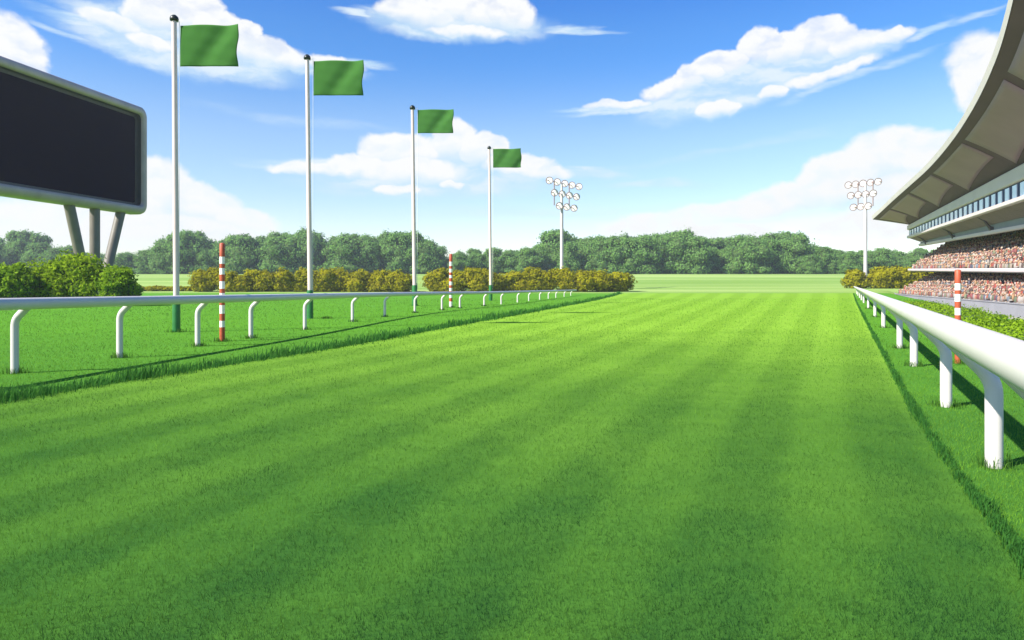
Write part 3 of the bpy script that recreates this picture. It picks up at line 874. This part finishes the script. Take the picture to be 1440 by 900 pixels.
# roof: front edge sweeps up towards the camera end
RF = [(-30,-6.6,27.5),(-24,-5.9,25.0),(-16,-5.0,21.95),(-12,-4.35,20.7),(-7.4,-4.0,19.7),(-1.5,-3.6,18.5),(9,-3.1,17.35),(20,-2.6,16.85),(31,-2.25,16.55),(45,-2.15,16.3),(60,-2.2,15.9),(72,-2.5,15.2),(83,-2.95,14.45)]
RFa = np.array(RF)
def rfront(s):
    def sm(c): return sum(np.interp(s+d, RFa[:,0], RFa[:,c])*k for d,k in ((-4,.2),(-2,.2),(0,.2),(2,.2),(4,.2)))
    if s > 79: return float(np.interp(s, RFa[:,0], RFa[:,1])), float(np.interp(s, RFa[:,0], RFa[:,2]))
    return float(sm(1)), float(sm(2))
RS = np.linspace(-30, 82.5, 91)
def under(s, c, d=0.0):
    nf_, zf = rfront(s)
    sb = s if s < 60 else 60 + (s-60)*(76.5-60)/22.5     # the far corner of the roof runs past the end of the stand
    nb, zb_ = 2.9, z_fas_t(sb) + .01
    zc = zf + (zb_ - zf) * (c*.8 + .2*c*c)
    return S(s + (sb - s)*c, nf_ + (nb - nf_)*c, zc + d)
CS = np.linspace(0, 1, 9)
mb = MB(); vs = []; k = len(CS)
for s in RS:
    for c in CS: vs.append(under(s, c))
mb.add(vs, [(i*k+j,i*k+j+1,(i+1)*k+j+1,(i+1)*k+j) for i in range(len(RS)-1) for j in range(k-1)], True)
# front lip, top deck and end faces
vs = []
for s in RS:
    a_ = under(s,0); 
    vs += [a_, a_+Vector((0,0,.0))-SN*.05+Vector((0,0,.02)), a_-SN*.22+Vector((0,0,.70)), a_-SN*.05+Vector((0,0,.82)), under(s,1,1.6)+SN*3.5, under(s,1,.7)+SN*7.5, under(s,1,.0)+SN*7.5, under(s,1)]
k = 8
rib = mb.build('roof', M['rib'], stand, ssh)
mb = MB()
mb.add(vs, [(i*k+j,i*k+j+1,(i+1)*k+j+1,(i+1)*k+j) for i in range(len(RS)-1) for j in range(1,7)], False)
mb.add(vs[:k], [tuple(range(1,k))]); mb.add(vs[-k:], [tuple(range(1,k))])
mb.build('roof_deck', M['roof'], rib, ssh-ssh)
for o_ in (rib.children):
    o_.data.transform(Matrix.Translation(-ssh))
# pale panels set between the roof ribs
knots = [81.0, 68.5, 50.0, 32.0, 12.0, -6.5, -20, -29.5]
for far, near in zip(knots[:-1], knots[1:]):
    mb = MB(); vs = []; nu, nc = 12, 8
    L_ = far - near
    for i in range(nu+1):
        t = i/nu                                   # 0 at the near rib
        s = near + L_*(.045 + .91*t)
        c0 = .13; c1 = .64 + .27*t**1.7
        for j in range(nc+1): vs.append(under(s, c0+(c1-c0)*j/nc, -.05))
    top = [v + Vector((0,0,.045)) for v in vs]
    kk = nc+1
    mb.add(vs, [(i*kk+j,i*kk+j+1,(i+1)*kk+j+1,(i+1)*kk+j) for i in range(nu) for j in range(nc)], True)
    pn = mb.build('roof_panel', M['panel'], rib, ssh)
    so = pn.modifiers.new('thick','SOLIDIFY'); so.thickness = .03; so.offset = 0

# ------------------------------------------------------------------ spectators
def crowd_mat():
    m, nt, out = new_mat('spectators'); N, L = nt.nodes, nt.links
    a = N.new('ShaderNodeAttribute'); a.attribute_name = 'shirt'
    b = N.new('ShaderNodeBsdfPrincipled'); b.inputs['Roughness'].default_value = .85; b.inputs['Specular IOR Level'].default_value = .15
    L.new(a.outputs['Color'], b.inputs['Base Color']); L.new(b.outputs[0], out.inputs[0])
    return m
M['crowd'] = crowd_mat()
SH = .52*np.array([(.55,.10,.07),(.62,.22,.15),(.70,.42,.33),(.62,.52,.42),(.55,.55,.52),(.30,.36,.22),(.16,.24,.15),(.10,.14,.22),(.22,.30,.38),(.45,.13,.11),(.58,.36,.18),(.09,.08,.08),(.50,.30,.26),(.66,.60,.55),(.35,.10,.12)])
SK = .8*np.array([(.50,.30,.21),(.58,.38,.28),(.40,.22,.14),(.22,.12,.08)])
HR = np.array([(.05,.03,.02),(.10,.06,.03),(.02,.02,.02),(.30,.20,.09),(.25,.23,.22),(.55,.50,.42)])
def crowd(name, rows, zfun, s0, label):
    # one seated figure: tapered torso, arms/lap, neck, head with hair cap
    def ell(cx, cy, cz, a, b, c, n=7, m_=5):
        v = []; f = []
        for j in range(m_):
            ph = math.pi*(j+.5)/m_ - math.pi/2
            for i in range(n):
                th = 2*math.pi*i/n
                v.append((cx+a*math.cos(ph)*math.cos(th), cy+b*math.cos(ph)*math.sin(th), cz+c*math.sin(ph)))
        for j in range(m_-1):
            for i in range(n): f.append((j*n+i, j*n+(i+1)%n, (j+1)*n+(i+1)%n, (j+1)*n+i))
        return v, f
    parts = [(ell(0,0,.34,.22,.14,.36), 0), (ell(0,-.20,.06,.19,.24,.11), 2), (ell(0,-.02,.80,.095,.11,.13), 1), (ell(0,.03,.855,.10,.105,.10), 3)]
    bv = []; bf = []; bp = []
    for (v, f), p in parts:
        o_ = len(bv); bv += v; bf += [tuple(i+o_ for i in q) for q in f]; bp += [p]*len(v)
    bv = np.array(bv); bf = np.array(bf); bp = np.array(bp)
    loc = []
    for (n_, z_) in rows:
        s = s0 + rng.uniform(0,.5)
        while s < S1 - .6:
            if rng.uniform() < .94:
                loc.append((s + rng.normal(0,.06), n_ + .02 + rng.normal(0,.04), (zfun(s) if zfun else 0) + z_ + .38 + (.22 if rng.uniform() < .08 else 0)))
            s += .56
    loc = np.array(loc); K = len(loc)
    sc = rng.uniform(.92, 1.12, K)
    yaw = rng.normal(0, .35, K)
    cy, sy = np.cos(yaw), np.sin(yaw)
    lx = bv[None,:,0]*cy[:,None] - bv[None,:,1]*sy[:,None]
    lyy = bv[None,:,0]*sy[:,None] + bv[None,:,1]*cy[:,None]
    lz = np.repeat(bv[None,:,2], K, 0)
    lx, lyy, lz = lx*sc[:,None], lyy*sc[:,None], lz*sc[:,None]
    # local x runs along the stand, local -y faces the course
    d = np.array(SD[:]); nn = np.array(SN[:]); o0 = np.array(SO[:])
    P = o0 + (loc[:,0:1]+lx)[...,None]*d + (loc[:,1:2]+lyy)[...,None]*nn
    P[...,2] = loc[:,2:3] + lz
    shirt = SH[rng.integers(0,len(SH),K)] * rng.uniform(.8,1.15,(K,1)); skin = SK[rng.choice(4,K,p=[.4,.35,.15,.1])]
    trous = np.array([(.06,.07,.10),(.10,.09,.08),(.20,.18,.15),(.30,.28,.25)])[rng.integers(0,4,K)]; hair = HR[rng.integers(0,len(HR),K)]
    table = np.stack([shirt, skin, trous, hair], 1); table = table*.82 + .18*np.array([.21,.125,.10])       # K,4,3
    Cc = table[:, bp, :]
    Cc = np.concatenate([np.clip(Cc,0,1), np.ones(Cc.shape[:2]+(1,))], 2).reshape(-1,4)
    Fa = (bf[None] + (np.arange(K)*len(bv))[:,None,None]).reshape(-1,4)
    me = np_mesh(name, P.reshape(-1,3), [Fa], attrs={'shirt': Cc}, smooth=True); me.materials.append(M['crowd'])
    o = link(bpy.data.objects.new(name, me))
    return tag(o, label, 'crowd', kind='stuff')
crowd('crowd', LOWR, None, -41, 'dense crowd of spectators in the lower tier of the grandstand')
crowd('crowd', UPR, lambda s: z_led_t(s)-.55, -41, 'dense crowd of spectators in the upper tier of the grandstand')

# ------------------------------------------------------------------ sky
sun_dir = Vector((SUN_H.x*math.cos(R(SUN_EL)), SUN_H.y*math.cos(R(SUN_EL)), math.sin(R(SUN_EL))))
w = bpy.data.worlds.new('World'); scene.world = w; w.use_nodes = True
nt = w.node_tree; N, L = nt.nodes, nt.links
for n_ in list(N): N.remove(n_)
out = N.new('ShaderNodeOutputWorld'); bg = N.new('ShaderNodeBackground'); L.new(bg.outputs[0], out.inputs['Surface'])
SKY_STR = .10
bg.inputs['Strength'].default_value = SKY_STR
sk = N.new('ShaderNodeTexSky'); sk.sky_type = 'NISHITA'; sk.sun_disc = False
sk.sun_elevation = R(SUN_EL); sk.sun_rotation = math.atan2(SUN_H.x, SUN_H.y)
sk.air_density = 1.0; sk.dust_density = .4; sk.ozone_density = 3.0
def mth(op, a, b=None, c=None, clamp=False):
    n = N.new('ShaderNodeMath'); n.operation = op; n.use_clamp = clamp
    for i, x in enumerate((a, b, c)):
        if x is None: continue
        if isinstance(x, (int, float)): n.inputs[i].default_value = x
        else: L.new(x, n.inputs[i])
    return n.outputs[0]
tc = N.new('ShaderNodeTexCoord'); sp = N.new('ShaderNodeSeparateXYZ'); L.new(tc.outputs['Generated'], sp.inputs[0])
az = mth('ARCTAN2', sp.outputs[0], sp.outputs[1])
hy = mth('SQRT', mth('ADD', mth('MULTIPLY', sp.outputs[0], sp.outputs[0]), mth('MULTIPLY', sp.outputs[1], sp.outputs[1])))
te = mth('DIVIDE', sp.outputs[2], mth('MAXIMUM', hy, .001))
cb = N.new('ShaderNodeCombineXYZ'); L.new(az, cb.inputs[0]); L.new(te, cb.inputs[1])
# billowing edges: warp the cloud coordinates with two sizes of noise
def warp(vec, scale, amp, detail=3, stretch=(1,1,1)):
    mp = N.new('ShaderNodeMapping'); mp.inputs['Scale'].default_value = stretch; L.new(vec, mp.inputs['Vector'])
    no = N.new('ShaderNodeTexNoise'); no.inputs['Scale'].default_value = scale; no.inputs['Detail'].default_value = detail
    L.new(mp.outputs[0], no.inputs['Vector'])
    s_ = N.new('ShaderNodeVectorMath'); s_.operation = 'SUBTRACT'; L.new(no.outputs['Color'], s_.inputs[0]); s_.inputs[1].default_value = (.5,.5,.5)
    m_ = N.new('ShaderNodeVectorMath'); m_.operation = 'MULTIPLY'; L.new(s_.outputs[0], m_.inputs[0]); m_.inputs[1].default_value = (amp, amp*.7, 0)
    a_ = N.new('ShaderNodeVectorMath'); a_.operation = 'ADD'; L.new(vec, a_.inputs[0]); L.new(m_.outputs[0], a_.inputs[1])
    return a_.outputs[0]
wv = warp(warp(cb.outputs[0], 14, .030), 55, .016, 5)
wv = warp(wv, 170, .004, 3)
ws = warp(cb.outputs[0], 9, .05, 6, (1, 5, 1))
def blob(px, py, rx, ry, ang=0, soft=.35, white=True, wisp=False, amt=1.0):
    A = math.atan2(px - PX0, F); ca = math.cos(A)
    T = (PY0 - py) / F * ca
    mp = N.new('ShaderNodeMapping'); mp.vector_type = 'TEXTURE'
    mp.inputs['Location'].default_value = (A, T, 0); mp.inputs['Rotation'].default_value = (0, 0, R(-ang))
    mp.inputs['Scale'].default_value = (rx / F * ca * ca, ry / F * ca, 1)
    L.new(ws if wisp else wv, mp.inputs['Vector'])
    ln = N.new('ShaderNodeVectorMath'); ln.operation = 'LENGTH'; L.new(mp.outputs[0], ln.inputs[0])
    mr = N.new('ShaderNodeMapRange'); mr.interpolation_type = 'SMOOTHSTEP'
    mr.inputs[1].default_value = 1.0; mr.inputs[2].default_value = 1.0 - soft; mr.inputs[3].default_value = 0; mr.inputs[4].default_value = amt
    L.new(ln.outputs['Value'], mr.inputs[0])
    r = mr.outputs[0]
    if white and not wisp:
        s2 = N.new('ShaderNodeSeparateXYZ'); L.new(mp.outputs[0], s2.inputs[0])
        m2 = N.new('ShaderNodeMapRange'); m2.interpolation_type = 'SMOOTHSTEP'
        m2.inputs[1].default_value = -1.0; m2.inputs[2].default_value = .0
        L.new(s2.outputs[1], m2.inputs[0])
        r = mth('MULTIPLY', r, m2.outputs[0])
    return r
body = [ # px, py, rx, ry, angle, soft, amount
 (270,62,200,44,10,.45,.85),(190,40,130,26,14,.5,.8),(420,90,120,18,6,.6,.8),
 (640,34,160,30,2,.45,.85),
 (1050,118,190,40,-13,.45,.85),(1180,85,130,28,-16,.5,.8),(900,148,110,12,-4,.6,.85),(1010,156,48,15,-5,.5,.8),
 (600,252,235,36,0,.75,.9),(200,66,150,32,14,.6,.8),(620,215,120,38,0,.5,.85),
 (1240,250,150,62,-8,.55,.85),(1110,285,150,28,-10,.7,.8),
 (240,300,150,55,8,.6,.85),
]
puff = [
 (215,22,52,30,0,.3),(268,22,56,40,0,.3),(155,30,62,17,10,.45),(318,52,58,36,8,.3),(375,72,66,24,8,.4),(345,46,30,22,0,.3),(460,88,60,13,4,.5),
 (215,62,46,16,8,.5),
 (585,18,64,24,4,.35),(640,10,52,32,0,.3),(700,20,60,32,4,.35),(655,44,70,12,4,.6),
 (1066,68,36,32,0,.25),(1105,70,30,28,0,.25),(1158,55,52,36,0,.25),(1012,92,46,24,-10,.3),(1205,62,50,22,-8,.35),(1255,52,45,14,-12,.4),(945,122,56,18,-10,.35),(985,104,40,20,-8,.3),(868,146,50,9,-3,.5),(1086,132,22,10,0,.35),(1012,154,34,14,-4,.35),(1165,106,84,11,-14,.5),
 (640,198,36,36,0,.25),(682,210,38,32,0,.25),(440,237,80,12,-2,.5),(745,240,70,14,3,.45),(562,212,66,32,0,.3),(505,232,60,20,0,.4),(730,234,60,20,0,.4),(580,240,90,26,0,.5),(560,268,40,11,0,.5),(634,258,20,9,0,.5),
 (1252,222,84,50,0,.3),(1325,225,70,44,0,.35),(1180,246,70,40,-10,.35),(1105,276,84,26,-10,.5),(1395,118,66,92,-24,.35),(1290,270,120,40,0,.6),
 (218,272,66,56,0,.3),(292,290,66,34,10,.35),(345,312,60,24,12,.4),(150,290,110,70,0,.4),(20,80,56,70,0,.35),(-40,60,70,80,0,.4),
 (1130,278,130,34,-14,.5),(985,306,120,20,-6,.6),(1060,292,120,22,-12,.55),
 (920,322,96,26,0,.5),(1010,330,110,20,0,.5),(230,330,190,40,0,.6),(1240,320,160,40,0,.7),(60,320,130,50,0,.6),
]
wisps = [(98,18,60,8,8,.9,.9),(512,90,60,8,6,.9,.9),(500,16,44,6,4,.9,.9),(812,45,80,7,4,.9,.9),(1305,42,60,8,-14,.9,.9),(1270,84,70,7,-16,.9,.5),
 (125,32,110,13,12,.9,.8),(190,78,120,13,13,.9,.8),(340,94,130,12,7,.9,.8),(1180,116,110,8,-17,.9,.6),(880,156,120,6,-5,.9,.9),(450,241,130,9,0,.9,.95),(560,20,70,7,5,.9,.8),
 (400,238,80,8,0,.9,.9),(800,246,110,11,0,.9,.95),(450,228,130,12,-4,.9,.8),(925,258,110,10,0,.9,.5),(1370,22,90,6,-10,.9,.5),(90,42,80,8,14,.9,.6),(820,155,60,5,-2,.9,.8),(1000,215,260,10,-8,.9,.22),(420,170,200,10,4,.9,.2),(760,300,260,14,0,.9,.35)]
mb_ = None
for b_ in body:
    r = blob(*b_[:6], white=False, amt=b_[6]); mb_ = r if mb_ is None else mth('MAXIMUM', mb_, r)
mw_ = None
for b_ in wisps:
    r = blob(*b_[:6], wisp=True, amt=b_[6]); mw_ = r if mw_ is None else mth('MAXIMUM', mw_, r)
mp_ = None
for b_ in puff:
    r = blob(*b_[:5], b_[5]*.72); mp_ = r if mp_ is None else mth('MAXIMUM', mp_, r)
mb_ = mth('MAXIMUM', mb_, mw_)
hs = N.new('ShaderNodeHueSaturation'); hs.inputs['Saturation'].default_value = 1.25; hs.inputs['Value'].default_value = 1.0
L.new(sk.outputs[0], hs.inputs['Color'])
CL = 1.0 / SKY_STR
def mixc(f, a, b):
    n = N.new('ShaderNodeMix'); n.data_type = 'RGBA'; n.clamp_factor = True
    L.new(f, n.inputs['Factor'])
    L.new(a, n.inputs['A'])
    n.inputs['B'].default_value = rgb(b)
    return n.outputs['Result']
SKC = CL * .455
gr = N.new('ShaderNodeValToRGB'); gr.color_ramp.interpolation = 'EASE'
for i_, (p_, c_) in enumerate(((0,(1.0,.93,.92)),(.10,(1.12,.93,.90)),(.20,(1.25,.97,.92)),(.33,(.70,.82,.98)),(.45,(.48,.70,1.02)))):
    e_ = gr.color_ramp.elements[i_] if i_ < 2 else gr.color_ramp.elements.new(p_)
    e_.position = p_; e_.color = rgb([v_*.75 for v_ in c_])
L.new(te, gr.inputs['Fac'])
mu = N.new('ShaderNodeVectorMath'); mu.operation = 'MULTIPLY'; L.new(hs.outputs[0], mu.inputs[0]); L.new(gr.outputs[0], mu.inputs[1])
m4 = N.new('ShaderNodeVectorMath'); m4.operation = 'SCALE'; L.new(mu.outputs[0], m4.inputs[0]); m4.inputs['Scale'].default_value = 1/.75
# streaks and soft billows inside the clouds
def cnoise(vec, scale, stretch, lo, hi):
    mp = N.new('ShaderNodeMapping'); mp.inputs['Scale'].default_value = stretch; L.new(vec, mp.inputs['Vector'])
    no = N.new('ShaderNodeTexNoise'); no.inputs['Scale'].default_value = scale; no.inputs['Detail'].default_value = 5; no.inputs['Roughness'].default_value = .55
    L.new(mp.outputs[0], no.inputs['Vector'])
    mr = N.new('ShaderNodeMapRange'); mr.interpolation_type = 'SMOOTHSTEP'; mr.inputs[1].default_value = lo; mr.inputs[2].default_value = hi
    L.new(no.outputs['Fac'], mr.inputs[0]); return mr.outputs[0]
bn = cnoise(wv, 16, (1, 3.2, 1), .36, .66)
pn_ = cnoise(wv, 26, (1, 1.5, 1), .30, .58)
mb_ = mth('MULTIPLY', mb_, mth('ADD', .80, mth('MULTIPLY', bn, .25)), clamp=True)
mp_ = mth('MULTIPLY', mp_, mth('ADD', .72, mth('MULTIPLY', pn_, .30)), clamp=True)
mp_ = mth('MAXIMUM', mp_, mth('MULTIPLY', mth('MULTIPLY', mb_, bn), .55))
c1 = mixc(mb_, m4.outputs[0], (.62*SKC,.84*SKC,1.0*SKC))
c2 = mixc(mp_, c1, (.99*SKC,1.0*SKC,1.0*SKC))
L.new(c2, bg.inputs['Color'])

sl = bpy.data.lights.new('sun', 'SUN'); sl.energy = 4.6; sl.angle = R(.8); sl.color = (1.0,.955,.87)
so_ = bpy.data.objects.new('sun', sl); link(so_); so_.rotation_euler = (-sun_dir).to_track_quat('-Z','Y').to_euler(); so_.location = (0,0,60)

# ------------------------------------------------------------------ the air over the course
HZ = .00032
m, ntz, outz = new_mat('air')
pv = ntz.nodes.new('ShaderNodeVolumePrincipled'); pv.inputs['Color'].default_value = (.86,.94,1.0,1); pv.inputs['Density'].default_value = HZ
pv.inputs['Anisotropy'].default_value = .2
ntz.links.new(pv.outputs[0], outz.inputs['Volume'])
mb = MB(); mb.box((-1510,-70,-3.2),(1510,910,33)); o = mb.build('haze', m); tag(o, kind='stuff'); o['label'] = 'thin pale air over the course'; o['category'] = 'haze'
# ------------------------------------------------------------------ camera
cam = bpy.data.cameras.new('camera'); cam.lens = 25.0; cam.sensor_width = 36; cam.sensor_fit = 'HORIZONTAL'
cam.shift_y = -(450 - PY0) / 1440.0
cam.clip_start = .05; cam.clip_end = 6000
co = bpy.data.objects.new('camera', cam); link(co); co.location = (0,0,H); co.rotation_euler = (R(90),0,0)
scene.camera = co
vs_ = scene.view_settings
vs_.view_transform = 'Standard'; vs_.look = 'None'; vs_.gamma = 1; vs_.use_curve_mapping = False
vs_.exposure = 1.14
scene.cycles.use_denoising = True
scene.cycles.max_bounces = 6; scene.cycles.diffuse_bounces = 3; scene.cycles.transmission_bounces = 4; scene.cycles.glossy_bounces = 2
